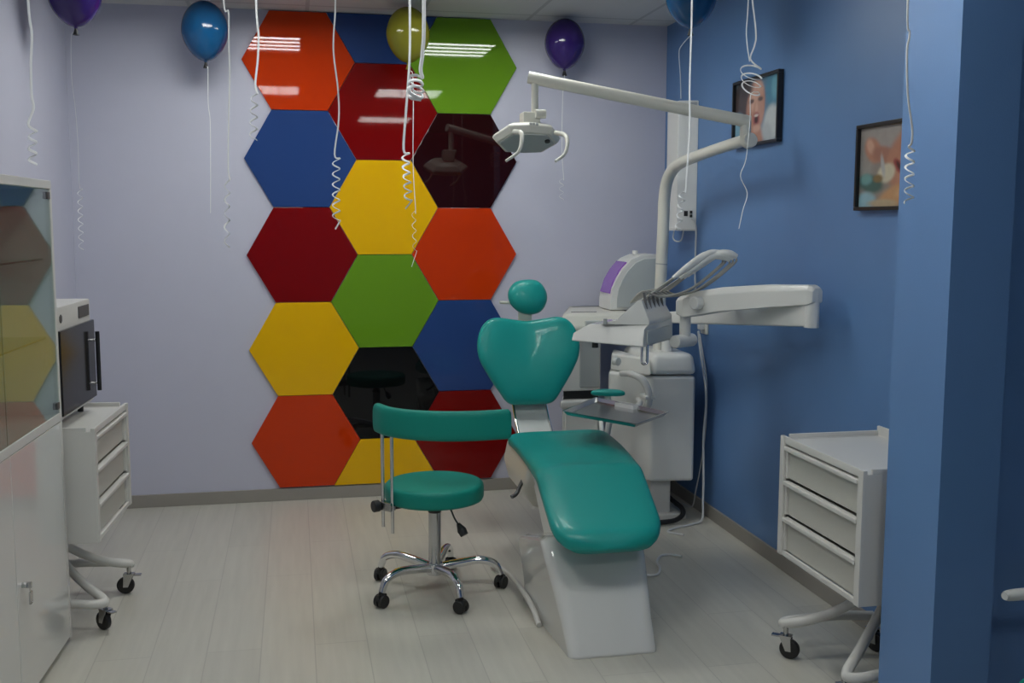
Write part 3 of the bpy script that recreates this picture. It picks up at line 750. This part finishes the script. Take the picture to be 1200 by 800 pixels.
for (x, z), n in zip(wn, [(-.97, .2), (-.92, .4), (-.85, .53), (-.75, .66)]):
    a = Vector((x, 0, z)); nn = Vector((n[0], 0, n[1])).normalized()
    secs.append([a + nn * .008 + Vector((0, -.328, 0)), a + nn * .008 + Vector((0, -.152, 0)), a - nn * .01 + Vector((0, -.152, 0)), a - nn * .01 + Vector((0, -.328, 0))])
wm.loft(secs)
obj('purple_window', wm, M['purple_window'], pd, 'purple tinted window', world=W)
obj('knob', MB().cyl((1.83, -.24, 1.378), (1.83, -.24, 1.40), .016, 14, bev=.003), M['white_plastic'], pd, world=W)

# ------------------------------------------------------------------ drawer carts
def make_cart(label, loc, rz):
    t = thing('drawer_cart', label, 'cart', loc, rz, 'white metal drawer carts')
    w, d, z0, z1 = .2825, .19, .366, .80
    b = MB()
    b.box(-w, -w + .018, -d, d, z0, z1 - .012, .003).box(w - .018, w, -d, d, z0, z1 - .012, .003)
    b.box(-w + .018, w - .018, d - .014, d, z0, z1 - .012).box(-w + .018, w - .018, -d + .03, d - .014, z0, z0 + .014)
    b.box(-w + .018, w - .018, -d, d - .014, z1 - .03, z1 - .014)
    obj('body', b, M['white_metal'], t)
    f = MB()
    f.box(-w, -w + .03, -d - .012, -d + .004, z0, z1, .003).box(w - .03, w, -d - .012, -d + .004, z0, z1, .003)
    f.box(-w + .03, w - .03, -d - .008, -d + .004, z1 - .026, z1, .003)
    f.box(-w + .03, w - .03, -d - .008, -d + .004, z0, z0 + .018, .003)
    obj('front_frame', f, M['white_metal'], t)
    rm = MB().box(-w, w, d - .012, d, z1 - .014, z1 + .02, .003)
    rm.box(-w, -w + .012, -d + .02, d - .012, z1 - .014, z1 + .004, .003).box(w - .012, w, -d + .02, d - .012, z1 - .014, z1 + .004, .003)
    obj('top_rim', rm, M['white_metal'], t)
    zs = [z0 + .018, z0 + .150, z0 + .282, z1 - .026]
    for k in range(3):
        a, c = zs[k] + .002, zs[k + 1] - .002
        dr = obj('drawer', MB().box(-w + .034, w - .034, -d + .006, d - .03, a, c - .02, .002), M['cream_panel'], t)
        l = MB().box(-w + .032, w - .032, -d - .014, -d + .012, c - .022, c - .006, .004)
        l.box(-w + .032, -w + .044, -d - .004, -d + .01, a, c - .02, .002).box(w - .044, w - .032, -d - .004, -d + .01, a, c - .02, .002)
        obj('pull_lip', l, M['white_metal'], dr, 'white pull lip along the top edge')
    for s in (-1, 1):
        leg = obj('base_tube', MB().tube([(s * .03, .09, .372), (s * .045, .05, .30), (s * .09, -.03, .22), (s * .15, -.115, .16), (s * .20, -.178, .130), (s * .228, -.197, .118), (s * .248, -.165, .119), (s * .245, -.09, .124),
                                          (s * .23, .03, .13), (s * .21, .15, .128)], .0175, 14), M['white_metal'], t)
        for (cx, cy, top, a) in ((s * .205, -.195, .118, 20 * s + 70), (s * .21, .15, .122, -30 * s)):
            cm = MB(); q = Vector((cx, cy, 0)); wd = Vector((math.cos(R(a)), math.sin(R(a)), 0)); ax = Vector((-wd.y, wd.x, 0))
            cc = q + wd * .015 + Vector((0, 0, .036))
            cm.cyl(cc - ax * .011, cc + ax * .011, .036, 26, bev=.006)
            wo = obj('caster_wheel', cm, M['black'], leg, 'black rubber caster wheel')
            fk = MB()
            for sg in (-1, 1):
                fk.loft([[cc + ax * (.0145 * sg) + wd * .008 + Vector((0, 0, -.006)), cc + ax * (.0165 * sg) + wd * .008 + Vector((0, 0, -.006)), cc + ax * (.0165 * sg) - wd * .012 + Vector((0, 0, -.006)), cc + ax * (.0145 * sg) - wd * .012 + Vector((0, 0, -.006))],
                         [q + ax * (.0145 * sg) + wd * .02 + Vector((0, 0, .082)), q + ax * (.0165 * sg) + wd * .02 + Vector((0, 0, .082)), q + ax * (.0165 * sg) - wd * .02 + Vector((0, 0, .082)), q + ax * (.0145 * sg) - wd * .02 + Vector((0, 0, .082))]])
            fk.box(-.022, .022, -.017, .017, .08, .086, .001, mat=Matrix.Translation(q) @ Matrix.Rotation(R(a), 4, 'Z'))
            fk.cyl(q + Vector((0, 0, .085)), q + Vector((0, 0, top)), .009, 12)
            if cy < 0: fk.box(-.05, -.012, -.012, .012, .076, .082, .001, mat=Matrix.Translation(q) @ Matrix.Rotation(R(a), 4, 'Z'))
            obj('caster_fork', fk, M['steel'], leg, 'steel caster fork')
    return t
make_cart('white three-drawer cart standing by the blue wall on the right', (1.853, -2.745, 0), R(-90))
c0 = [o for o in bpy.data.objects if o.name == 'drawer_cart'][0]
lc = dup(c0, (-.9615, -1.57, 0), R(90 - 3.6), 'white three-drawer cart at the left wall, carrying the black-doored oven')

# oven on the left cart
ov = thing('sterilizing_oven', 'small white sterilizing oven with a black door on the left drawer cart', 'oven', (-1.02, -1.606, .815), R(90 - 3.6))
w = .252; d = .138
obj('casing', MB().box(-w, w, -d, d, .012, .43, .006), M['white_metal'], ov)
dr = obj('door', MB().box(-w + .006, w - .006, -d - .016, -d - .0005, .03, .345, .004), M['black_gloss'], ov, 'black glass door')
hm = obj('handle', MB().cyl((w - .055, -d - .038, .06), (w - .055, -d - .038, .30), .0085, 14), M['black'], dr, 'black vertical bar handle')
obj('control_panel', MB().box(.07, .225, -d - .003, -d, .365, .41, .001), M['dark_gray'], ov, 'dark control display')
obj('maker_badge', MB().cyl((-.175, -d - .003, .385), (-.175, -d, .385), .016, 6), M['dark_gray'], ov, 'dark round emblem')
so_ = MB()
for zc in (.09, .265): so_.cyl((w - .055, -d - .036, zc), (w - .055, -d - .015, zc), .005, 12)
obj('standoff', so_, M['chrome'], dr, 'two chrome handle standoffs')
ft = MB()
for sx in (-1, 1):
    for sy in (-1, 1): ft.cyl((sx * .21, sy * .095, -.0275), (sx * .21, sy * .095, .014), .012, 12)
obj('feet', ft, M['black'], ov)

# ------------------------------------------------------------------ glass front cabinet on the left
gc = thing('glass_cabinet', 'tall white cabinet with glass upper doors and glossy lower doors at the left edge', 'cabinet', (-.885, -1.885, 0), R(-2.9))
W = gc
x0, x1, ya, yb, zt = -1.112, -.885, -3.08, -1.88, 1.70
cs = MB()
cs.box(x0, x1 - .018, yb - .02, yb, .02, zt - .03).box(x0, x1 - .018, ya, ya + .02, .02, zt - .03)
cs.box(x0, x0 + .01, ya + .02, yb - .02, .02, zt - .03).box(x0, x1 - .018, ya + .02, yb - .02, .02, .045)
cs.box(x0 + .01, x1 - .018, ya + .02, yb - .02, .84, .862)
obj('carcass', cs, M['white_plastic'], gc, world=W)
obj('top_board', MB().box(x0, x1, ya, yb, zt - .03, zt, .003), M['white_metal'], gc, world=W)
obj('plinth', MB().box(x0, x1 - .03, ya + .01, yb - .01, 0, .02), M['dark_gray'], gc, world=W)
fr = MB().box(x1 - .018, x1, yb - .022, yb, .02, zt - .03, .002).box(x1 - .018, x1, ya, ya + .022, .02, zt - .03, .002).box(x1 - .018, x1, ya + .022, yb - .022, .838, .868, .002)
obj('face_frame', fr, M['white_metal'], gc, world=W)
for zsh in (1.14, 1.42):
    obj('shelf', MB().box(x0 + .012, x1 - .035, ya + .022, yb - .022, zsh, zsh + .006), M['glass'], gc, 'glass shelf', world=W)
for (a, b) in ((ya + .024, -2.482), (-2.478, yb - .024)):
    g = obj('glass_door', MB().box(x1 - .008, x1 - .003, a, b, .87, zt - .032), M['glass'], gc, 'frameless glass door', world=W)
    lo = obj('lower_door', MB().box(x1 - .018, x1, a, b, .03, .836, .002), M['white_gloss'], gc, world=W)
    if a > -2.6:
        for zh in (zt - .065, .885):
            obj('glass_hinge', MB().box(x1 - .016, x1 + .001, b - .03, b + .002, zh, zh + .025, .002), M['dark_gray'], g, 'dark pivot hinge', world=W)
        obj('lock', MB().cyl((x1, -2.43, .41), (x1 + .016, -2.43, .41), .009, 14).box(x1 + .012, x1 + .03, -2.433, -2.427, .40, .42, .001), M['steel'], lo, 'steel lock with a key', world=W)
        obj('key', MB().box(x1 + .02, x1 + .024, -2.435, -2.405, .345, .385, .004).cyl((x1 + .022, -2.422, .38), (x1 + .022, -2.428, .405), .003, 8), M['steel'], lo, 'spare key hanging from the lock', world=W)

# ------------------------------------------------------------------ framed photographs
def print_mat():
    m, nt, p = new_mat('photo_paper')
    at = nt.nodes.new('ShaderNodeVertexColor'); at.layer_name = 'ink'
    tc = nt.nodes.new('ShaderNodeTexCoord'); nz = nt.nodes.new('ShaderNodeTexNoise'); nz.inputs['Scale'].default_value = 40
    nt.links.new(tc.outputs['Object'], nz.inputs['Vector'])
    mr = nt.nodes.new('ShaderNodeMapRange'); mr.inputs['To Min'].default_value = .9; mr.inputs['To Max'].default_value = 1.1
    hv = nt.nodes.new('ShaderNodeHueSaturation')
    nt.links.new(nz.outputs['Fac'], mr.inputs['Value']); nt.links.new(mr.outputs[0], hv.inputs['Value'])
    nt.links.new(at.outputs['Color'], hv.inputs['Color']); nt.links.new(hv.outputs[0], p.inputs['Base Color'])
    p.inputs['Roughness'].default_value = .3
    return m
M['print'] = print_mat()
def picture(label, y0, y1, z0, z1, base, blobs):
    t = thing('framed_picture', label, 'picture', (XR, (y0 + y1) / 2, (z0 + z1) / 2), 0, 'framed photographs on the blue wall')
    w, h = abs(y1 - y0) / 2, (z1 - z0) / 2
    f = MB(); b = .014
    f.box(-.028, -.001, -w, w, h - b, h, .002).box(-.028, -.001, -w, w, -h, -h + b, .002)
    f.box(-.028, -.001, -w, -w + b, -h + b, h - b, .002).box(-.028, -.001, w - b, w, -h + b, h - b, .002)
    obj('picture_frame', f, M['frame_black'], t)
    # photograph: flat print; u runs to the viewer's right (-y), v up, both -1..1. Soft overlapping spots of ink.
    iw, ih = w - b, h - b; NU, NV = 90, 60
    verts, faces, cols = [], [], []
    for j in range(NV + 1):
        for i in range(NU + 1):
            u, v = -1 + 2 * i / NU, -1 + 2 * j / NV
            verts.append((-.013, -u * iw, v * ih))
            c = Vector(base)
            for (cu, cv, ru, rv, ang, soft, col) in blobs:
                du_, dv = u - cu, (v - cv)
                ca, sa = math.cos(R(ang)), math.sin(R(ang))
                q = math.hypot((du_ * ca + dv * sa) / ru, (-du_ * sa + dv * ca) / rv)
                k = max(0, min(1, (1 + soft - q) / (2 * soft))); k = k * k * (3 - 2 * k)
                c = c.lerp(Vector(col), k)
            cols.append((*c, 1))
    for j in range(NV):
        for i in range(NU):
            a = j * (NU + 1) + i
            faces.append((a, a + NU + 1, a + NU + 2, a + 1))
    me = bpy.data.meshes.new('photo_print'); me.from_pydata(verts, [], faces)
    ca_ = me.color_attributes.new('ink', 'FLOAT_COLOR', 'POINT')
    for i, c in enumerate(cols): ca_.data[i].color = c
    me.materials.append(M['print'])
    o = bpy.data.objects.new('photo_print', me); C.objects.link(o); o.parent = t
    return t
SK, SL, SD = (.44, .21, .14), (.60, .36, .27), (.26, .11, .075)
picture('framed photo of a patient with open mouth, partly behind the lamp arm elbow', -1.0, -1.5, 1.915, 2.231, (.10, .20, .30), [
    (-.75, .35, .45, .6, 0, .25, (.07, .05, .05)), (-.85, -.35, .3, .4, 0, .3, (.20, .38, .50)),
    (-.05, .15, .42, .85, -4, .15, SK), (-.02, .62, .30, .32, 0, .4, SL), (-.22, .30, .14, .30, 0, .5, SL), (.18, .05, .16, .5, 0, .5, (.50, .27, .20)),
    (-.24, .34, .12, .07, 5, .4, (.10, .05, .045)), (.17, .36, .11, .07, -5, .4, (.10, .05, .045)), (.0, .10, .07, .20, 0, .6, SL),
    (.0, -.25, .15, .22, 0, .25, (.32, .07, .07)), (.0, -.27, .08, .12, 0, .3, (.06, .015, .015)), (.0, -.14, .10, .04, 0, .4, (.62, .55, .5)),
    (-.05, -.85, .45, .32, 0, .3, SK), (.02, -.55, .18, .12, 0, .5, SL),
    (.72, .55, .30, .62, 8, .2, (.07, .22, .33)), (.80, .62, .14, .35, 0, .5, (.14, .36, .46)),
    (.72, -.45, .36, .55, 0, .22, (.52, .56, .56)), (.50, -.75, .22, .35, 20, .4, (.42, .46, .48)), (-.6, .8, .4, .3, 0, .4, (.05, .04, .04))])
picture('framed photo of a face lying back under a hand, beside the blue pillar', -2.18, -2.68, 1.603, 1.924, (.26, .23, .21), [
    (-.5, .75, .8, .4, 0, .4, (.34, .31, .29)), (-.85, .1, .25, .6, 0, .4, (.30, .28, .26)),
    (-.62, .42, .22, .34, 25, .25, SK), (-.70, .52, .10, .20, 20, .4, SL), (-.30, .28, .35, .20, -20, .3, (.36, .17, .12)),
    (.45, .15, .62, .85, -25, .15, SK), (.55, .25, .30, .40, -25, .5, SL), (.30, .0, .16, .40, -20, .5, (.52, .26, .19)), (.85, .5, .35, .5, 0, .4, SD),
    (.28, .52, .16, .07, -60, .4, (.10, .04, .035)), (.33, .60, .20, .04, -60, .5, (.05, .03, .03)), (.62, .60, .10, .05, -30, .5, SD),
    (.10, -.02, .20, .09, -62, .3, (.30, .06, .06)), (.12, -.02, .12, .04, -62, .4, (.06, .015, .015)),
    (-.22, -.18, .26, .22, 38, .25, (.58, .53, .40)), (-.32, .0, .05, .28, 10, .5, (.42, .42, .42)),
    (-.66, -.42, .36, .22, -15, .3, (.05, .12, .11)), (-.80, -.30, .18, .14, 0, .4, (.15, .32, .32)), (-.45, -.30, .14, .10, 0, .4, (.22, .15, .07)),
    (.10, -.72, .55, .24, 22, .3, (.52, .29, .15)), (.35, -.62, .30, .14, 25, .5, (.62, .38, .22)), (.72, -.75, .30, .35, 0, .4, SD),
    (-.78, -.85, .28, .22, 0, .3, (.26, .44, .52)), (-.30, -.92, .4, .10, 0, .4, (.45, .36, .24))])

# ------------------------------------------------------------------ balloons and ribbons
def helix(p, q, r, turns, n=10, ph=0, taper=1.0):
    p, q = Vector(p), Vector(q); out = []
    N = int(turns * n)
    for i in range(N + 1):
        u = i / N; a = 2 * PI * turns * u + ph
        rr = r * (1 + (taper - 1) * u)
        out.append(p.lerp(q, u) + Vector((rr * math.cos(a), rr * .8 * math.sin(a), .002 * math.sin(a))))
    return out
def ribbon_mesh(pts, w=.0026, n=5):
    return MB().tube(pts, w, 6, n, flat=w * .45)
def balloon(label, cx, cy, cz, r, h, mat, rib, curl=None):
    t = thing('balloon', label, 'balloon', (cx, cy, cz - h), 0, 'party balloons under the ceiling')
    prof = []
    N = 24
    for i in range(N + 1):
        a = PI * i / N
        z = math.cos(a); rr = math.sin(a)
        if z < 0: rr *= (1 - .18 * (-z) ** 1.5); 
        prof.append((r * rr * 1.0, h + h * z * .98))
    prof[-1] = (.008, .008)
    prof = prof[:-1] + [(.010, .006), (.006, -.002)]
    prof[0] = (0, prof[0][1])
    obj('latex_skin', MB().lathe(prof + [(0, -.002)], seg=36), mat, t, angle=80)
    obj('knot', MB().lathe([(0, .0), (.006, -.002), (.007, -.010), (.012, -.024), (.014, -.03), (.009, -.03), (0, -.026)], seg=14), M['black'] if 'yellow' not in mat.name else mat, t, 'dark tied neck')
    if rib:
        obj('ribbon', ribbon_mesh([Vector(p) - t.location for p in rib], .0018), M['ribbon'], t, 'white curling ribbon')
    return t
cx, cy = -.958, -.9
balloon('dark purple balloon at the top left corner, above the glass cabinet', -.958, -.9, 2.533, .112, .138, M['balloon_purple'],
        [(-.960, -.9, 2.37), (-.978, -.9, 2.36), (-.984, -.9, 2.186), (-.975, -.9, 2.058), (-.970, -.9, 1.9), (-.972, -.9, 1.72)] + helix((-.970, -.9, 1.70), (-.976, -.9, 1.43), .010, 7))
balloon('blue balloon floating left of the top orange hexagon', -.463, -.25, 2.512, .116, .152, M['balloon_blue'],
        [(-.463, -.25, 2.335), (-.452, -.27, 2.32), (-.455, -.28, 2.154), (-.448, -.28, 2.061), (-.452, -.28, 1.86), (-.46, -.28, 1.60)])
balloon('yellow balloon floating in front of the half blue hexagon', .558, -.3, 2.522, .113, .145, M['balloon_yellow'],
        [(.562, -.3, 2.345), (.582, -.31, 2.288), (.579, -.3, 1.87)] + helix((.580, -.3, 1.62), (.584, -.3, 1.40), .010, 4) + [(.575, -.3, 1.345), (.567, -.3, 1.32)])
balloon('dark purple balloon between the green hexagon and the blue wall', 1.437, -.15, 2.53, .111, .140, M['balloon_purple'],
        [(1.435, -.16, 2.36), (1.420, -.18, 2.24), (1.418, -.18, 1.95)] + helix((1.417, -.18, 1.80), (1.417, -.18, 1.68), .012, 3))
balloon('blue balloon at the top right, above the air recirculator', 1.687, -1.4, 2.54, .112, .134, M['balloon_blue'],
        [(1.684, -1.41, 2.375), (1.640, -1.41, 2.325), (1.632, -1.41, 2.29), (1.640, -1.41, 2.20), (1.645, -1.41, 2.10)])
# ribbons whose balloons hang above the picture: each reaches up to the ceiling
def ribbon(label, pts, w=.0026):
    top = Vector(pts[0]); q = [(top.x, top.y, H)] + [Vector(p) for p in pts]
    mb = ribbon_mesh(q, w)
    return solo('balloon_ribbon', mb, M['ribbon'], label, 'ribbon', 'white ribbons hanging from the ceiling', loc=(top.x, top.y, H))
ribbon('white curly ribbon hanging just above the glass cabinet', [(-.839, -2.3, 2.241), (-.833, -2.3, 2.137), (-.84, -2.3, 2.046), (-.842, -2.3, 1.95), (-.838, -2.3, 1.91), (-.856, -2.3, 1.86)] + helix((-.845, -2.3, 1.84), (-.848, -2.3, 1.735), .012, 3), .004)
ribbon('white ribbon falling just right of the left blue balloon', [(-.256, -2.2, 2.286), (-.241, -2.2, 2.248), (-.243, -2.2, 2.148), (-.243, -2.2, 2.043), (-.25, -2.2, 1.90), (-.256, -2.2, 1.74)] + helix((-.26, -2.2, 1.70), (-.268, -2.2, 1.47), .008, 5), .0026)
ribbon('white ribbon with a short curl, over the left edge of the top orange hexagon', [(-.14, -2.6, 2.211), (-.135, -2.6, 2.112), (-.139, -2.6, 2.038), (-.148, -2.6, 1.967)] + helix((-.152, -2.6, 1.94), (-.158, -2.6, 1.80), .009, 4, taper=1.2), .003)
ribbon('white ribbon with a long zigzag curl in front of the upper left blue hexagon', [(.118, -2.0, 2.341), (.11, -2.0, 2.223), (.109, -2.0, 2.148), (.122, -2.0, 2.029), (.123, -2.0, 1.923), (.106, -2.0, 1.80)] + helix((.112, -2.0, 1.785), (.108, -2.0, 1.56), .013, 6) + [(.104, -2.0, 1.53)], .003)
ribbon('white ribbon with a tight curl in front of the middle red and yellow hexagons', [(.252, -3.2, 2.108), (.25, -3.2, 1.962), (.24, -3.2, 1.836), (.233, -3.2, 1.74)] + helix((.238, -3.2, 1.73), (.243, -3.2, 1.61), .009, 5) + [(.236, -3.2, 1.59)], .003)
bd_ = [(.263, -3.4, 2.069), (.259, -3.4, 1.953), (.254, -3.4, 1.912)]
for k in range(22):
    a_ = 2 * PI * k / 6.3
    bd_.append((.243 + (.016 + .003 * math.sin(k * 1.7)) * math.cos(a_ + .4), -3.4 + .010 * math.sin(a_ * .7), 1.892 - .0021 * k + .010 * math.sin(a_)))
bd_ += [(.230, -3.40, 1.846), (.255, -3.40, 1.842)]
ribbon('broad white ribbon ending in a wound bundle in front of the middle red hexagon', bd_, .0045)
ribbon('white ribbon with a soft curl passing in front of the white air recirculator', [(1.229, -2.6, 2.27), (1.229, -2.6, 2.162), (1.227, -2.6, 2.0), (1.230, -2.6, 1.863), (1.224, -2.6, 1.726)] + helix((1.21, -2.6, 1.66), (1.196, -2.6, 1.53), .010, 4), .003)
lp = [(1.512, -2.4, 2.321), (1.508, -2.4, 2.206), (1.522, -2.4, 2.118)]
cl = []
for k in range(34):
    a = 2 * PI * k / 11
    cl.append((1.53 + (.037 - .004 * (k // 11)) * math.cos(a), -2.4 + .036 * math.sin(a), 2.09 - .0024 * k + .022 * math.sin(a)))
ribbon('white looped ribbon with a round coil in front of the upper framed photo', [(1.519, -2.4, 2.40), (1.543, -2.4, 2.22), (1.540, -2.4, 2.17), (1.526, -2.4, 2.122)] + cl + [(1.53, -2.4, 2.0), (1.530, -2.4, 1.916), (1.519, -2.4, 1.78), (1.500, -2.4, 1.72), (1.527, -2.4, 1.66), (1.512, -2.4, 1.60), (1.499, -2.4, 1.535)], .003)
ribbon('plain white ribbon strand joining the round coil in front of the upper framed photo', lp + [(1.520, -2.406, 2.128)], .0022)
ribbon('white ribbon with a zigzag curl along the left edge of the blue pillar', [(1.442, -3.5, 2.1), (1.451, -3.5, 2.022), (1.446, -3.5, 1.977), (1.453, -3.5, 1.874), (1.469, -3.5, 1.791), (1.469, -3.5, 1.755), (1.462, -3.5, 1.745)] + helix((1.467, -3.5, 1.735), (1.468, -3.5, 1.605), .011, 4.5), .003)

# ------------------------------------------------------------------ fragment at the right edge
ws = thing('wall_rail', 'white bar end at the right edge of view, beyond the blue pillar', 'rail', (2.1, -3.2, .50))
obj('bar', MB().tube([(1.878, -3.405, .522), (1.92, -3.40, .522), (2.2, -3.39, .52), (2.55, -3.39, .52)], [.011, .017, .018, .018], 14), M['white_plastic'], ws, world=ws)
for xb in (2.15, 2.5):
    obj('bracket', MB().cyl((xb, -3.39, .52), (xb, -3.20, .52), .012, 14), M['white_metal'], ws, world=ws)

# ------------------------------------------------------------------ camera and world
cam = bpy.data.cameras.new('camera'); co = bpy.data.objects.new('camera', cam); C.objects.link(co)
f, pitch, yaw, roll = 1233.44, .112846883, .203513739, .00178934722
cam.sensor_fit = 'HORIZONTAL'; cam.sensor_width = 36; cam.lens = f / 1200 * 36
fw = Vector((math.sin(yaw) * math.cos(pitch), math.cos(yaw) * math.cos(pitch), -math.sin(pitch)))
rt = Vector((math.cos(yaw), -math.sin(yaw), 0)); up = rt.cross(fw)
r2 = rt * math.cos(roll) + up * math.sin(roll); u2 = -rt * math.sin(roll) + up * math.cos(roll)
mw = Matrix((r2, u2, -fw)).transposed().to_4x4(); mw.translation = Vector((-.0442267, -5.907896, 1.556926))
co.matrix_world = mw
cam.clip_start = .05
sc_ = bpy.context.scene; sc_.camera = co
wd = bpy.data.worlds.new('world'); sc_.world = wd; wd.use_nodes = True
wd.node_tree.nodes['Background'].inputs[0].default_value = (.5, .55, .65, 1); wd.node_tree.nodes['Background'].inputs[1].default_value = .02
vs_ = sc_.view_settings
vs_.view_transform = 'Standard'; vs_.look = 'None'; vs_.gamma = 1; vs_.exposure = 0; vs_.use_curve_mapping = False
sc_.cycles.max_bounces = 10; sc_.cycles.diffuse_bounces = 5; sc_.cycles.transparent_max_bounces = 12
sc_.cycles.sample_clamp_indirect = 6
